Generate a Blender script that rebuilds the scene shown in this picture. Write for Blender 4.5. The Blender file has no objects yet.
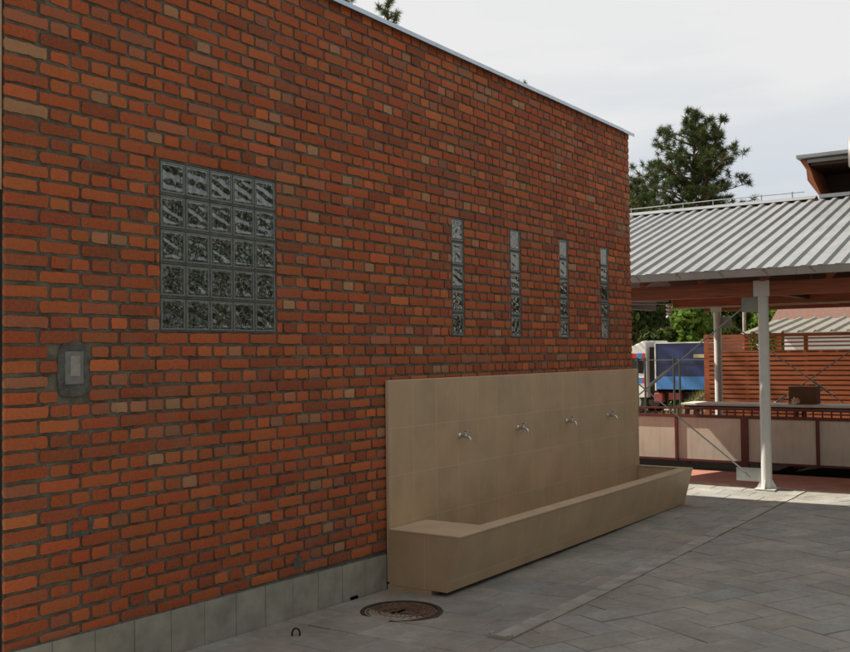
import bpy, math, random
from mathutils import Vector, Matrix, noise
PI = math.pi
R = math.radians
rnd = random.Random(7)
scene = bpy.context.scene
col = scene.collection

# ------------------------------------------------------------------ camera
CAM = Vector((4.5959, 0.0, 1.75)); FPX = 989.3
cR = Vector((0.82634, 0.563056, -0.01139)); cU = Vector((0.025787, -0.017627, 0.999512)); cF = Vector((-0.562581, 0.826231, 0.029086))
cam = bpy.data.cameras.new('camera'); cam_o = bpy.data.objects.new('camera', cam); col.objects.link(cam_o)
m = Matrix.Identity(4)
for i in range(3):
    m[i][0] = cR[i]; m[i][1] = cU[i]; m[i][2] = -cF[i]; m[i][3] = CAM[i]
cam_o.matrix_world = m
cam.sensor_width = 36; cam.lens = FPX / 850 * 36; cam.clip_end = 2000; cam.clip_start = .05
scene.camera = cam_o

# ------------------------------------------------------------------ materials
def new_mat(name):
    mt = bpy.data.materials.new(name); mt.use_nodes = True
    nt = mt.node_tree
    return mt, nt, nt.nodes, nt.nodes['Principled BSDF']
def N(nt, t, **kw):
    n = nt.nodes.new(t)
    for k, v in kw.items():
        if k.startswith('i_'):
            n.inputs[k[2:].replace('_', ' ')].default_value = v
        else: setattr(n, k, v)
    return n
def rgba(c): return (c[0], c[1], c[2], 1)
def noise_node(nt, scale, detail=4, rough=.55, vec=None):
    n = N(nt, 'ShaderNodeTexNoise'); n.inputs['Scale'].default_value = scale
    n.inputs['Detail'].default_value = detail; n.inputs['Roughness'].default_value = rough
    if vec is not None: nt.links.new(vec, n.inputs['Vector'])
    return n
def ramp(nt, src, stops):
    r = N(nt, 'ShaderNodeValToRGB'); e = r.color_ramp.elements
    e[0].position, e[0].color = stops[0][0], rgba(stops[0][1]); e[1].position, e[1].color = stops[-1][0], rgba(stops[-1][1])
    for p, c in stops[1:-1]:
        q = e.new(p); q.color = rgba(c)
    nt.links.new(src, r.inputs['Fac']); return r
def mixc(nt, fac, a, b, mode='MIX'):
    x = N(nt, 'ShaderNodeMix', data_type='RGBA', blend_type=mode)
    for s, v in ((x.inputs[0], fac), (x.inputs[6], a), (x.inputs[7], b)):
        if hasattr(v, 'is_linked'): nt.links.new(v, s)
        elif isinstance(v, (int, float)): s.default_value = v
        else: s.default_value = rgba(v)
    return x.outputs[2]
def math_n(nt, op, a, b=None, clamp=False):
    x = N(nt, 'ShaderNodeMath', operation=op, use_clamp=clamp)
    for s, v in zip(x.inputs, (a, b)):
        if v is None: continue
        if hasattr(v, 'is_linked'): nt.links.new(v, s)
        else: s.default_value = v
    return x.outputs[0]
def objco(nt): return N(nt, 'ShaderNodeTexCoord').outputs['Object']
def bump(nt, bs, h, strength=.3, dist=.01):
    b = N(nt, 'ShaderNodeBump'); b.inputs['Strength'].default_value = strength; b.inputs['Distance'].default_value = dist
    nt.links.new(h, b.inputs['Height']); nt.links.new(b.outputs[0], bs.inputs['Normal'])
def simple(name, c, rough=.6, metal=0, var=.18, scale=6, bmp=0, bscale=60, spec=.5):
    mt, nt, nd, bs = new_mat(name)
    co = objco(nt)
    n = noise_node(nt, scale, 5, .6, co)
    lo = tuple(x * (1 - var) for x in c); hi = tuple(min(1, x * (1 + var)) for x in c)
    r = ramp(nt, n.outputs[0], [(.3, lo), (.7, hi)])
    nt.links.new(r.outputs[0], bs.inputs['Base Color'])
    bs.inputs['Roughness'].default_value = rough; bs.inputs['Metallic'].default_value = metal
    bs.inputs['Specular IOR Level'].default_value = spec
    if bmp:
        n2 = noise_node(nt, bscale, 4, .6, co); bump(nt, bs, n2.outputs[0], bmp, .01)
    return mt

M = {}
# brick: per-brick colour attribute, mottling, mortar smears
def mk_brick():
    mt, nt, nd, bs = new_mat('red_brick'); co = objco(nt)
    at = N(nt, 'ShaderNodeAttribute', attribute_name='tint')
    n1 = noise_node(nt, 14, 6, .65, co); n2 = noise_node(nt, 60, 4, .6, co); n3 = noise_node(nt, .9, 5, .6, co); n4 = noise_node(nt, 6, 6, .7, co)
    c = mixc(nt, math_n(nt, 'MULTIPLY', n1.outputs[0], .40), at.outputs['Color'], ramp(nt, n2.outputs[0], [(.35, (.13, .036, .016)), (.65, (.48, .16, .07))]).outputs[0])
    sm = math_n(nt, 'MULTIPLY', ramp(nt, n3.outputs[0], [(.53, (0, 0, 0)), (.70, (1, 1, 1))]).outputs[0], ramp(nt, n4.outputs[0], [(.42, (0, 0, 0)), (.62, (1, 1, 1))]).outputs[0])
    n5 = noise_node(nt, 30, 5, .7, co)
    speck = ramp(nt, n5.outputs[0], [(.57, (0, 0, 0)), (.66, (.8, .8, .8))]).outputs[0]
    f = math_n(nt, 'MAXIMUM', math_n(nt, 'MULTIPLY', sm, .45), math_n(nt, 'MULTIPLY', speck, .35), True)
    c = mixc(nt, f, c, (.21, .155, .11))
    nt.links.new(c, bs.inputs['Base Color']); bs.inputs['Roughness'].default_value = .85; bs.inputs['Specular IOR Level'].default_value = .25
    bump(nt, bs, mixc(nt, .5, n2.outputs[0], n1.outputs[0]), .5, .008)
    return mt
M['brick'] = mk_brick()
M['mortar'] = simple('mortar', (.145, .134, .105), .95, 0, .45, 7, .8, 90, .1)
M['patch'] = simple('mortar_patch', (.115, .115, .105), .95, 0, .35, 14, .8, 70, .1)
M['plinth'] = simple('plinth_stone', (.335, .315, .255), .55, 0, .24, 5, .12, 90)
M['joint'] = simple('tile_joint', (.10, .095, .085), .9)
M['coping'] = simple('coping_zinc', (.50, .56, .64), .35, .55, .1, 5)
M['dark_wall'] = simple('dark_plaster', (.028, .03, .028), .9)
M['pale_strip'] = simple('pale_strip', (.42, .30, .20), .6)
M['roof_felt'] = simple('roof_felt', (.06, .06, .06), .9)

def tile_mat(name, axes, w, h, off=(0, 0), base=(.50, .355, .215), jc=(.66, .52, .36)):
    mt, nt, nd, bs = new_mat(name); co = objco(nt)
    sp = N(nt, 'ShaderNodeSeparateXYZ'); nt.links.new(co, sp.inputs[0])
    fs = []; ids = []
    for a, s, o in zip(axes, (w, h), off):
        u = math_n(nt, 'DIVIDE', math_n(nt, 'SUBTRACT', sp.outputs[a], o), s)
        fr = math_n(nt, 'FRACT', u); ids.append(math_n(nt, 'FLOOR', u))
        d = math_n(nt, 'MINIMUM', fr, math_n(nt, 'SUBTRACT', 1.0, fr))
        fs.append(math_n(nt, 'MULTIPLY', d, s))
    d = math_n(nt, 'MINIMUM', fs[0], fs[1])
    jm = math_n(nt, 'LESS_THAN', d, .0028)
    cb = N(nt, 'ShaderNodeCombineXYZ'); nt.links.new(ids[0], cb.inputs[0]); nt.links.new(ids[1], cb.inputs[1])
    wn = N(nt, 'ShaderNodeTexWhiteNoise', noise_dimensions='3D'); nt.links.new(cb.outputs[0], wn.inputs['Vector'])
    n = noise_node(nt, 3, 6, .6, co)
    c = ramp(nt, n.outputs[0], [(.3, tuple(x * .88 for x in base)), (.7, tuple(x * 1.1 for x in base))]).outputs[0]
    tv = ramp(nt, wn.outputs['Value'], [(0, (.93, .95, .96)), (1, (1.05, 1.02, 1.0))]).outputs[0]
    c = mixc(nt, 1.0, c, tv, 'MULTIPLY')
    n6 = noise_node(nt, 1.4, 7, .7, co)
    st = ramp(nt, n6.outputs[0], [(.52, (0, 0, 0)), (.72, (.28, .28, .28))]).outputs[0]
    c = mixc(nt, st, c, (.27, .20, .125))
    # lime runs below the spouts and splashes: tall thin streaks
    mp = N(nt, 'ShaderNodeMapping'); mp.inputs['Scale'].default_value = (7, 7, .7); nt.links.new(co, mp.inputs['Vector'])
    n7 = noise_node(nt, 1.6, 5, .6, mp.outputs[0])
    sk = ramp(nt, n7.outputs[0], [(.55, (0, 0, 0)), (.8, (.35, .35, .35))]).outputs[0]
    c = mixc(nt, sk, c, (.58, .44, .29))
    c = mixc(nt, math_n(nt, 'MULTIPLY', jm, .5), c, jc)
    nt.links.new(c, bs.inputs['Base Color']); bs.inputs['Roughness'].default_value = .42
    hh = math_n(nt, 'SUBTRACT', math_n(nt, 'MULTIPLY', n.outputs[0], .05), jm)
    bump(nt, bs, hh, .25, .002)
    return mt
M['trough_yz'] = tile_mat('trough_tile_face', (1, 2), .335, .37, (6.18, .44))
M['trough_xz'] = tile_mat('trough_tile_end', (0, 2), .335, .50, (.03, -.08))
M['trough_xy'] = tile_mat('trough_tile_top', (0, 1), .40, .335, (.26, 6.18), (.62, .47, .31))

def mk_chrome():
    mt, nt, nd, bs = new_mat('chrome'); bs.inputs['Base Color'].default_value = (.62, .64, .66, 1)
    bs.inputs['Metallic'].default_value = 1; bs.inputs['Roughness'].default_value = .22; return mt
M['chrome'] = mk_chrome()
def mk_glass():
    mt, nt, nd, bs = new_mat('glass_block'); co = objco(nt)
    at = N(nt, 'ShaderNodeAttribute', attribute_name='tint')
    n = noise_node(nt, 10, 2, .5, co); n.inputs['Distortion'].default_value = 2.6
    c = ramp(nt, n.outputs[0], [(.40, (.006, .006, .005)), (.52, (.035, .035, .03)), (.62, (.085, .09, .082))]).outputs[0]  # wavy light and dark reflections painted into the block colour
    c = mixc(nt, 1, c, at.outputs['Color'], 'MULTIPLY')
    nt.links.new(c, bs.inputs['Base Color']); bs.inputs['Roughness'].default_value = .12
    bs.inputs['IOR'].default_value = 1.52; bs.inputs['Specular IOR Level'].default_value = .5
    gl = N(nt, 'ShaderNodeBsdfGlossy'); gl.inputs['Roughness'].default_value = .10; gl.inputs['Color'].default_value = (.84, .86, .82, 1)
    mx = N(nt, 'ShaderNodeMixShader'); mx.inputs[0].default_value = .145
    nt.links.new(bs.outputs[0], mx.inputs[1]); nt.links.new(gl.outputs[0], mx.inputs[2])
    nt.links.new(mx.outputs[0], nd['Material Output'].inputs['Surface'])
    b = N(nt, 'ShaderNodeBump'); b.inputs['Strength'].default_value = .13; b.inputs['Distance'].default_value = .02
    n2 = noise_node(nt, 17, 2, .4, co); nt.links.new(n2.outputs[0], b.inputs['Height'])
    nt.links.new(b.outputs[0], bs.inputs['Normal']); nt.links.new(b.outputs[0], gl.inputs['Normal'])
    return mt
M['glass'] = mk_glass()
M['glass_rim'] = simple('glass_rim', (.17, .19, .185), .3, 0, .15, 20)

def mk_paving():
    mt, nt, nd, bs = new_mat('paving_slab'); co = objco(nt)
    at = N(nt, 'ShaderNodeAttribute', attribute_name='tint')
    n1 = noise_node(nt, 1.1, 7, .68, co); n2 = noise_node(nt, 26, 5, .7, co); n3 = noise_node(nt, 5, 6, .65, co)
    c = mixc(nt, 1, at.outputs['Color'], ramp(nt, n1.outputs[0], [(.3, (.70, .68, .65)), (.68, (1.14, 1.13, 1.1))]).outputs[0], 'MULTIPLY')
    c = mixc(nt, 1, c, ramp(nt, n3.outputs[0], [(.3, (.86, .85, .83)), (.68, (1.08, 1.08, 1.08))]).outputs[0], 'MULTIPLY')
    c = mixc(nt, 1, c, ramp(nt, n2.outputs[0], [(.3, (.86, .86, .86)), (.7, (1.1, 1.1, 1.1))]).outputs[0], 'MULTIPLY')
    nt.links.new(c, bs.inputs['Base Color']); bs.inputs['Roughness'].default_value = .8; bs.inputs['Specular IOR Level'].default_value = .3
    bump(nt, bs, n2.outputs[0], .35, .004); return mt
M['paving'] = mk_paving()
M['paving_bed'] = simple('paving_bed', (.15, .14, .12), .95, 0, .3, 12)
M['drain'] = simple('drain_concrete', (.35, .33, .28), .8, 0, .25, 6, .3, 60)
M['red_paving'] = simple('red_concrete', (.42, .17, .115), .8, 0, .2, 4, .3, 40)
M['earth'] = simple('pale_earth', (.42, .36, .27), .95, 0, .25, .8, .3, 20)
M['drain_gap'] = simple('drain_gap_black', (.008, .007, .006), 1.0, spec=0)
M['iron'] = simple('rusty_iron', (.13, .078, .048), .7, .1, .45, 18, .5, 60)
M['iron_rim'] = simple('iron_rim', (.06, .045, .034), .6, .4, .3, 20)
M['steel'] = simple('grey_steel', (.33, .33, .31), .5, .3, .1, 8)
M['post_paint'] = simple('post_paint', (.60, .59, .55), .45, 0, .06, 5)
M['galv'] = simple('galvanised_sheet', (.265, .27, .265), .5, .1, .14, 2.2)
M['gutter'] = simple('gutter_metal', (.26, .235, .21), .5, .3, .12, 4)
def mk_wood(name, c, sc=(1, 14, 14), rough=.6):
    mt, nt, nd, bs = new_mat(name); co = objco(nt)
    mp = N(nt, 'ShaderNodeMapping'); mp.inputs['Scale'].default_value = sc; nt.links.new(co, mp.inputs['Vector'])
    n = noise_node(nt, 2.2, 7, .65, mp.outputs[0])
    r = ramp(nt, n.outputs[0], [(.28, tuple(x * .55 for x in c)), (.5, c), (.72, tuple(min(1, x * 1.35) for x in c))])
    nt.links.new(r.outputs[0], bs.inputs['Base Color']); bs.inputs['Roughness'].default_value = rough
    bump(nt, bs, n.outputs[0], .25, .004); return mt
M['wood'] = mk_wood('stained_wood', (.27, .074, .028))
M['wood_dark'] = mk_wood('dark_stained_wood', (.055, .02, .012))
M['wood_orange'] = mk_wood('orange_wood', (.27, .08, .026), (8, 8, 1.5))
M['slat'] = mk_wood('slat_wood', (.36, .095, .03))
M['batten'] = mk_wood('pale_batten', (.42, .30, .2))
M['red_steel'] = simple('red_oxide_steel', (.125, .026, .018), .5, 0, .2, 8)
def mk_panel():
    mt, nt, nd, bs = new_mat('beige_panel'); co = objco(nt)
    n = noise_node(nt, 3, 6, .6, co); mp = N(nt, 'ShaderNodeMapping'); mp.inputs['Scale'].default_value = (9, 9, 1); nt.links.new(co, mp.inputs['Vector'])
    n2 = noise_node(nt, 2, 5, .6, mp.outputs[0])
    c = ramp(nt, n.outputs[0], [(.3, (.58, .49, .385)), (.7, (.68, .58, .46))]).outputs[0]
    c = mixc(nt, ramp(nt, n2.outputs[0], [(.5, (0, 0, 0)), (.75, (.35, .35, .35))]).outputs[0], c, (.36, .28, .2))
    nt.links.new(c, bs.inputs['Base Color']); bs.inputs['Roughness'].default_value = .55; return mt
M['panel'] = mk_panel()
M['table_top'] = simple('pale_table_top', (.75, .69, .57), .5, 0, .1, 6)
M['cardboard'] = simple('cardboard', (.16, .075, .035), .85, 0, .15, 8)
M['paper'] = simple('pale_paper', (.70, .52, .42), .8)
M['porcelain'] = simple('porcelain', (.7, .68, .62), .25)
M['black_cable'] = simple('black_cable', (.02, .02, .02), .6)
M['dark_metal_roof'] = simple('weathered_sheet', (.25, .225, .17), .55, .2, .15, 4)
M['tarp'] = simple('blue_tarpaulin', (.02, .034, .115), .45, 0, .3, 2.5, .3, 8)
M['tarp_light'] = simple('light_blue_board', (.06, .21, .50), .45, 0, .15, 4)
M['white_paint'] = simple('white_paint', (.78, .77, .73), .4, 0, .06, 4)
M['cab_glass'] = simple('cab_glass', (.012, .014, .016), .08)
M['red_paint'] = simple('red_paint', (.55, .035, .03), .4)
M['blue_paint'] = simple('blue_paint', (.05, .2, .55), .4)
M['rubber'] = simple('rubber', (.015, .015, .015), .8)
M['chassis'] = simple('chassis_black', (.02, .02, .022), .6)
M['cream'] = simple('cream_stripe', (.5, .42, .22), .6)
M['plaster'] = simple('white_plaster', (.78, .79, .8), .8, 0, .05, 2)
M['roof_tile'] = simple('roof_tile', (.17, .085, .06), .8, 0, .25, 12)
M['fence_metal'] = simple('fence_metal', (.05, .055, .05), .5, .4)
M['pole'] = simple('weathered_pole', (.26, .22, .17), .85, 0, .25, 12)
M['soil'] = simple('soil', (.10, .075, .04), .95)
def mk_leaf(name, c1, c2, c3, transl=.25):
    mt, nt, nd, bs = new_mat(name)
    at = N(nt, 'ShaderNodeAttribute', attribute_name='tint')
    r = ramp(nt, at.outputs['Fac'], [(0, c1), (.5, c2), (1, c3)])
    nt.links.new(r.outputs[0], bs.inputs['Base Color']); bs.inputs['Roughness'].default_value = .7; bs.inputs['Specular IOR Level'].default_value = .2
    tr = N(nt, 'ShaderNodeBsdfTranslucent'); nt.links.new(r.outputs[0], tr.inputs['Color'])
    mx = N(nt, 'ShaderNodeMixShader'); mx.inputs[0].default_value = transl
    nt.links.new(bs.outputs[0], mx.inputs[1]); nt.links.new(tr.outputs[0], mx.inputs[2])
    nt.links.new(mx.outputs[0], nd['Material Output'].inputs['Surface']); return mt
M['pine'] = mk_leaf('pine_needles', (.026, .046, .012), (.058, .085, .022), (.13, .14, .045), .2)
M['leaf_dark'] = mk_leaf('dark_leaves', (.032, .055, .016), (.072, .10, .028), (.14, .16, .046))
M['leaf_bright'] = mk_leaf('bright_leaves', (.07, .13, .018), (.13, .21, .03), (.22, .29, .06), .4)
M['grass'] = mk_leaf('dry_grass', (.07, .085, .02), (.16, .155, .045), (.28, .24, .09), .3)
M['dull_red'] = simple('dull_red', (.28, .045, .03), .6)
M['bracket'] = simple('bracket_grey', (.27, .275, .255), .55, .1)
M['bark'] = simple('bark', (.10, .07, .045), .95, 0, .3, 10)

# ------------------------------------------------------------------ mesh builder
class MB:
    def __init__(s): s.v = []; s.f = []; s.t = []
    def add(s, vs, fs, tint=(1, 1, 1)):
        o = len(s.v); s.v += [tuple(x) for x in vs]; s.f += [tuple(i + o for i in f) for f in fs]; s.t += [tint] * len(fs)
    def box(s, a, b, tint=(1, 1, 1), M=None):
        x0, y0, z0 = a; x1, y1, z1 = b
        vs = [(x0, y0, z0), (x1, y0, z0), (x1, y1, z0), (x0, y1, z0), (x0, y0, z1), (x1, y0, z1), (x1, y1, z1), (x0, y1, z1)]
        if M: vs = [M @ Vector(v) for v in vs]
        s.add(vs, [(0, 3, 2, 1), (4, 5, 6, 7), (0, 1, 5, 4), (1, 2, 6, 5), (2, 3, 7, 6), (3, 0, 4, 7)], tint)
    def bar(s, p, q, w, h, up=(0, 0, 1)):
        p, q = Vector(p), Vector(q); d = (q - p); L = d.length; d.normalize()
        u = Vector(up); sx = d.cross(u)
        if sx.length < 1e-4: sx = d.cross(Vector((0, 1, 0)))
        sx.normalize(); uz = sx.cross(d)
        vs = []
        for e in (p, q):
            for a, b in ((-1, -1), (1, -1), (1, 1), (-1, 1)): vs.append(e + sx * (a * w / 2) + uz * (b * h / 2))
        s.add(vs, [(0, 3, 2, 1), (4, 5, 6, 7), (0, 1, 5, 4), (1, 2, 6, 5), (2, 3, 7, 6), (3, 0, 4, 7)])
    def tube(s, pts, rad, n=8, cap=True, tint=(1, 1, 1)):
        pts = [Vector(p) for p in pts]
        if not isinstance(rad, (list, tuple)): rad = [rad] * len(pts)
        rings = []; prev = None
        for i, p in enumerate(pts):
            d = (pts[min(i + 1, len(pts) - 1)] - pts[max(i - 1, 0)]).normalized()
            if prev is None:
                a = d.cross(Vector((0, 0, 1)))
                if a.length < 1e-3: a = d.cross(Vector((0, 1, 0)))
            else: a = prev - d * prev.dot(d)
            a.normalize(); prev = a; b = d.cross(a)
            rings.append([p + (a * math.cos(2 * PI * k / n) + b * math.sin(2 * PI * k / n)) * rad[i] for k in range(n)])
        vs = [v for r in rings for v in r]; fs = []
        for i in range(len(pts) - 1):
            for k in range(n): fs.append((i * n + k, i * n + (k + 1) % n, (i + 1) * n + (k + 1) % n, (i + 1) * n + k))
        if cap: fs.append(tuple(reversed(range(n)))); fs.append(tuple((len(pts) - 1) * n + k for k in range(n)))
        s.add(vs, fs, tint)
    def lathe(s, prof, c, n=24, axis='z'):
        vs = []; fs = []
        for r, z in prof:
            for k in range(n):
                a = 2 * PI * k / n
                p = (r * math.cos(a), r * math.sin(a), z)
                if axis == 'x': p = (z, p[0], p[1])
                vs.append((p[0] + c[0], p[1] + c[1], p[2] + c[2]))
        for i in range(len(prof) - 1):
            for k in range(n): fs.append((i * n + k, i * n + (k + 1) % n, (i + 1) * n + (k + 1) % n, (i + 1) * n + k))
        fs.append(tuple(reversed(range(n)))); fs.append(tuple((len(prof) - 1) * n + k for k in range(n)))
        s.add(vs, fs)
    def prism(s, poly, a0, a1, axis):   # polygon extruded along an axis; poly given in the other two axes (cyclic order)
        n = len(poly); vs = []
        for a in (a0, a1):
            for (p, q) in poly: vs.append({0: (a, p, q), 1: (p, a, q), 2: (p, q, a)}[axis])
        fs = [tuple(range(n)), tuple(reversed(range(n, 2 * n)))]
        for k in range(n): fs.append((k, n + k, n + (k + 1) % n, (k + 1) % n))
        s.add(vs, fs)
    def build(s, name, mat, parent=None, smooth=False, bevel=0, tint=False, loc=None):
        me = bpy.data.meshes.new(name)
        L = Vector(loc) if loc is not None else Vector((0, 0, 0))
        me.from_pydata([tuple(Vector(v) - L) for v in s.v] if loc is not None else s.v, [], s.f); me.update()
        if tint:
            a = me.attributes.new('tint', 'FLOAT_COLOR', 'FACE')
            a.data.foreach_set('color', [c for t in s.t for c in (t[0], t[1], t[2], 1)])
        me.materials.append(mat)
        import bmesh
        bm = bmesh.new(); bm.from_mesh(me); bmesh.ops.recalc_face_normals(bm, faces=bm.faces); bm.to_mesh(me); bm.free()
        if smooth: me.polygons.foreach_set('use_smooth', [True] * len(me.polygons))
        o = bpy.data.objects.new(name, me); col.objects.link(o)
        o.location = L
        if parent is not None:
            o.parent = parent; o.location = L - world_loc(parent)
        if bevel:
            b = o.modifiers.new('bevel', 'BEVEL'); b.width = bevel; b.segments = 2; b.limit_method = 'ANGLE'
        return o
def world_loc(o):
    v = Vector(o.location)
    while o.parent: o = o.parent; v += Vector(o.location)
    return v
def tag(o, label=None, cat=None, group=None, kind=None):
    if label: o['label'] = label
    if cat: o['category'] = cat
    if group: o['group'] = group
    if kind: o['kind'] = kind
    return o
def empty(name, loc, label, cat, group=None):
    o = bpy.data.objects.new(name, None); col.objects.link(o); o.location = loc; o.empty_display_size = .2
    return tag(o, label, cat, group)
def copy_tree(o, parent=None):
    c = o.copy(); col.objects.link(c)
    if parent is not None: c.parent = parent
    for ch in list(o.children): copy_tree(ch, c)
    return c
def box(name, a, b, mat, parent=None, bevel=0):
    mb = MB(); mb.box(a, b); return mb.build(name, mat, parent, bevel=bevel)

# ground level: a shallow fall to the manhole and trough
def gz(x, y):
    return -.05 * math.exp(-((y - 6.6) / (1.9 if y < 6.6 else 4.3)) ** 2) * math.exp(-(max(0, x - .7) / 1.0) ** 2)

# ================================================================== GROUND
def ground_sheet():
    mb = MB(); S = 600
    mb.add([(-S, -S, -.16), (S, -S, -.16), (S, S, -.16), (-S, S, -.16)], [(0, 1, 2, 3)])
    return tag(mb.build('ground', M['earth']), kind='structure')
ground_sheet()
tag(box('added_lawn', (6.42, -30, -.3), (40, 12.89, -.015), simple('added_lawn_green', (.045, .065, .02), .95, 0, .4, 3, .8, 30)), kind='structure')  # unseen dark grass, added to cut light bounced onto the wall
tag(box('yard_ground', (-30, 17.2, -.3), (40, 60, -.02), M['earth']), kind='structure')
# bedding below the slabs follows the fall of the yard
mb = MB(); nx, ny = 28, 40
for j in range(ny + 1):
    for i in range(nx + 1):
        x = .0 + i * 14 / nx; y = -4 + j * 16.9 / ny
        mb.v.append((x, y, gz(x, y) - .008))
for j in range(ny):
    for i in range(nx):
        a = j * (nx + 1) + i; mb.f.append((a, a + 1, a + nx + 2, a + nx + 1)); mb.t.append((1, 1, 1))
tag(mb.build('paving_bed', M['paving_bed'], smooth=True), kind='structure')

def clip_poly(poly, axis, val, keep_less):
    out = []
    for i in range(len(poly)):
        a, b = poly[i], poly[(i + 1) % len(poly)]
        ia = (a[axis] < val) == keep_less; ib = (b[axis] < val) == keep_less
        if ia: out.append(a)
        if ia != ib:
            t = (val - a[axis]) / (b[axis] - a[axis]); out.append((a[0] + (b[0] - a[0]) * t, a[1] + (b[1] - a[1]) * t))
    return out
slabs = MB()
MH = Vector((.525, 5.645)); MHR = .262
def slab(poly, tint):
    c = (sum(p[0] for p in poly) / len(poly), sum(p[1] for p in poly) / len(poly))
    tz = rnd.gauss(0, .0012); sx, sy = rnd.gauss(0, .003), rnd.gauss(0, .003)
    vs = []
    for sc, dz in ((.0045, 0), (.0008, -.004), (.0, -.02)):
        for p in poly:
            d = Vector((c[0] - p[0], c[1] - p[1])); d = d.normalized() * sc
            x, y = p[0] + d.x, p[1] + d.y
            vs.append((x, y, gz(x, y) + tz + dz + sx * (x - c[0]) + sy * (y - c[1])))
    n = len(poly)
    fs = [tuple(range(n))]
    for r in (0, 1):
        for k in range(n): fs.append((r * n + k, r * n + n + k, r * n + n + (k + 1) % n, r * n + (k + 1) % n))
    slabs.add(vs, fs, tint)
def slab_tint():
    b = .345 * (1 + rnd.gauss(0, .045)); w = rnd.gauss(0, .025)
    return (b * (1.02 + w), b * .98, b * (.88 - w))
def subtract_manhole(poly):
    # slabs under the iron frame are simply cut away by leaving the frame proud; keep slab
    return poly
X_D0, X_D1 = 1.40, 1.535   # drain channel
# strip beside the wall: square-laid slabs
y = -1.0; row = 0
while y < 12.9:
    h = .40
    x = .02 - (.2 if row % 2 else 0)
    while x < X_D0:
        w = .40
        a, b = max(.02, x), min(X_D0, x + w); y1 = min(y + h, 12.9)
        if b - a > .03:
            g = .0022
            slab([(a + g, y + g), (b - g, y + g), (b - g, y1 - g), (a + g, y1 - g)], slab_tint())
        x += w
    y += h; row += 1
# main yard: herringbone laid slantwise
L, W = .48, .24; ang = R(-27.5); ca, sa = math.cos(ang), math.sin(ang)
for k in range(-120, 120):
    for mm in range(-30, 30):
        for (x0, y0, w, h) in ((k * W + mm * 2 * L, k * W, L, W), (k * W + mm * 2 * L + L + W, k * W, W, L)):
            g = .0022
            P = [(x0 + g, y0 + g), (x0 + w - g, y0 + g), (x0 + w - g, y0 + h - g), (x0 + g, y0 + h - g)]
            P = [(p[0] * ca - p[1] * sa + 4, p[0] * sa + p[1] * ca + 6) for p in P]
            cx = sum(p[0] for p in P) / 4; cy = sum(p[1] for p in P) / 4
            if not (X_D1 - .5 < cx < 6.4 and -1.5 < cy < 13.3): continue
            P = clip_poly(P, 0, X_D1 + .012, False)
            if len(P) > 2: P = clip_poly(P, 1, 12.9, True)
            if len(P) > 2:
                xs = [p[0] for p in P]; ys = [p[1] for p in P]
                if max(xs) - min(xs) > .04 and max(ys) - min(ys) > .04: slab(P, slab_tint())
for yy in (-1, -.6, -.2, .2, .6, 1.0, 1.4, 1.8, 2.2, 2.6, 3.0, 3.4, 3.8, 4.2, 4.6, 5.0):
    y1 = min(yy + .4, 5.368); slab([(X_D0 + .002, yy + .002), (X_D1 + .009, yy + .002), (X_D1 + .009, y1 - .002), (X_D0 + .002, y1 - .002)], slab_tint())
tag(slabs.build('paving', M['paving'], tint=True), kind='structure')
# drain channel: shallow concrete dish in lengths of 0.5 m
mb = MB(); y = 5.42
while y < 12.9:
    y1 = min(12.9, y + .5) - .005
    pr = [(X_D0, .001), (X_D0 + .012, .002), (X_D0 + .04, -.002), (X_D1 - .04, -.002), (X_D1 - .012, .002), (X_D1, .001), (X_D1, -.04), (X_D0, -.04)]
    dx = rnd.gauss(0, .002); dz = rnd.gauss(0, .0015)
    mb.prism([(a + dx, b + dz + gz(a, y + .25) + .004) for a, b in pr], y, y1, 1)
    y += .5
tag(mb.build('drain_channel', M['drain']), kind='structure')
box_gully = MB(); box_gully.box((X_D0 - .008, 5.37, -.05), (X_D0 + .012, 5.42, .012)); box_gully.box((X_D1 - .012, 5.37, -.05), (X_D1 + .008, 5.42, .012)); box_gully.box((X_D0 + .012, 5.37, -.03), (X_D1 - .012, 5.385, .004))
tag(box_gully.build('drain_outlet', M['drain']), 'small concrete outlet lip at the near end of the drain channel', 'drain')
# red concrete below the shelter
tag(box('kerb_strip', (-6, 12.90, -.2), (14, 12.955, .006), M['drain']), kind='structure')
tag(box('red_pavement', (-6, 12.955, -.2), (14, 14.42, .002), M['red_paving']), kind='structure')
tag(box('dark_channel', (-6, 14.42, -.35), (14, 17.2, -.15), M['drain_gap']), kind='structure')  # near-black drain floor, run on back to paint the gap below the panels dark
tag(box('side_paving', (-6, 11.18, -.2), (.0, 12.9, .0), M['paving_bed']), kind='structure')

# manhole
mh = empty('manhole_cover', (MH.x, MH.y, gz(MH.x, MH.y)), 'round rusty iron manhole cover in the slabs before the trough', 'manhole cover')
zz = gz(MH.x, MH.y)
mb = MB(); n = 48; prof = [(.256, -.02), (.256, .008), (.286, .008), (.293, .002), (.293, -.02)]
vs = []; fs = []
for r, z in prof:
    for k in range(n): vs.append((MH.x + r * math.cos(2 * PI * k / n), MH.y + r * math.sin(2 * PI * k / n), zz + z))
for i in range(len(prof) - 1):
    for k in range(n): fs.append((i * n + k, i * n + (k + 1) % n, (i + 1) * n + (k + 1) % n, (i + 1) * n + k))
mb.add(vs, fs); mb.build('frame', M['iron_rim'], mh)
mb = MB(); mb.lathe([(.249, -.02), (.249, .003), (.245, .006), (.228, .006), (.225, .003), (.165, .003), (.163, .006), (.150, .006), (.148, .003), (.02, .003)], (MH.x, MH.y, zz), 48)
for k in range(24):
    a = 2 * PI * k / 24
    for r in (.06, .09, .12, .18, .205):
        c = Vector((MH.x + r * math.cos(a + r * 7), MH.y + r * math.sin(a + r * 7), zz))
        mb.box((c.x - .007, c.y - .007, zz + .002), (c.x + .007, c.y + .007, zz + .0065))
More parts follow.
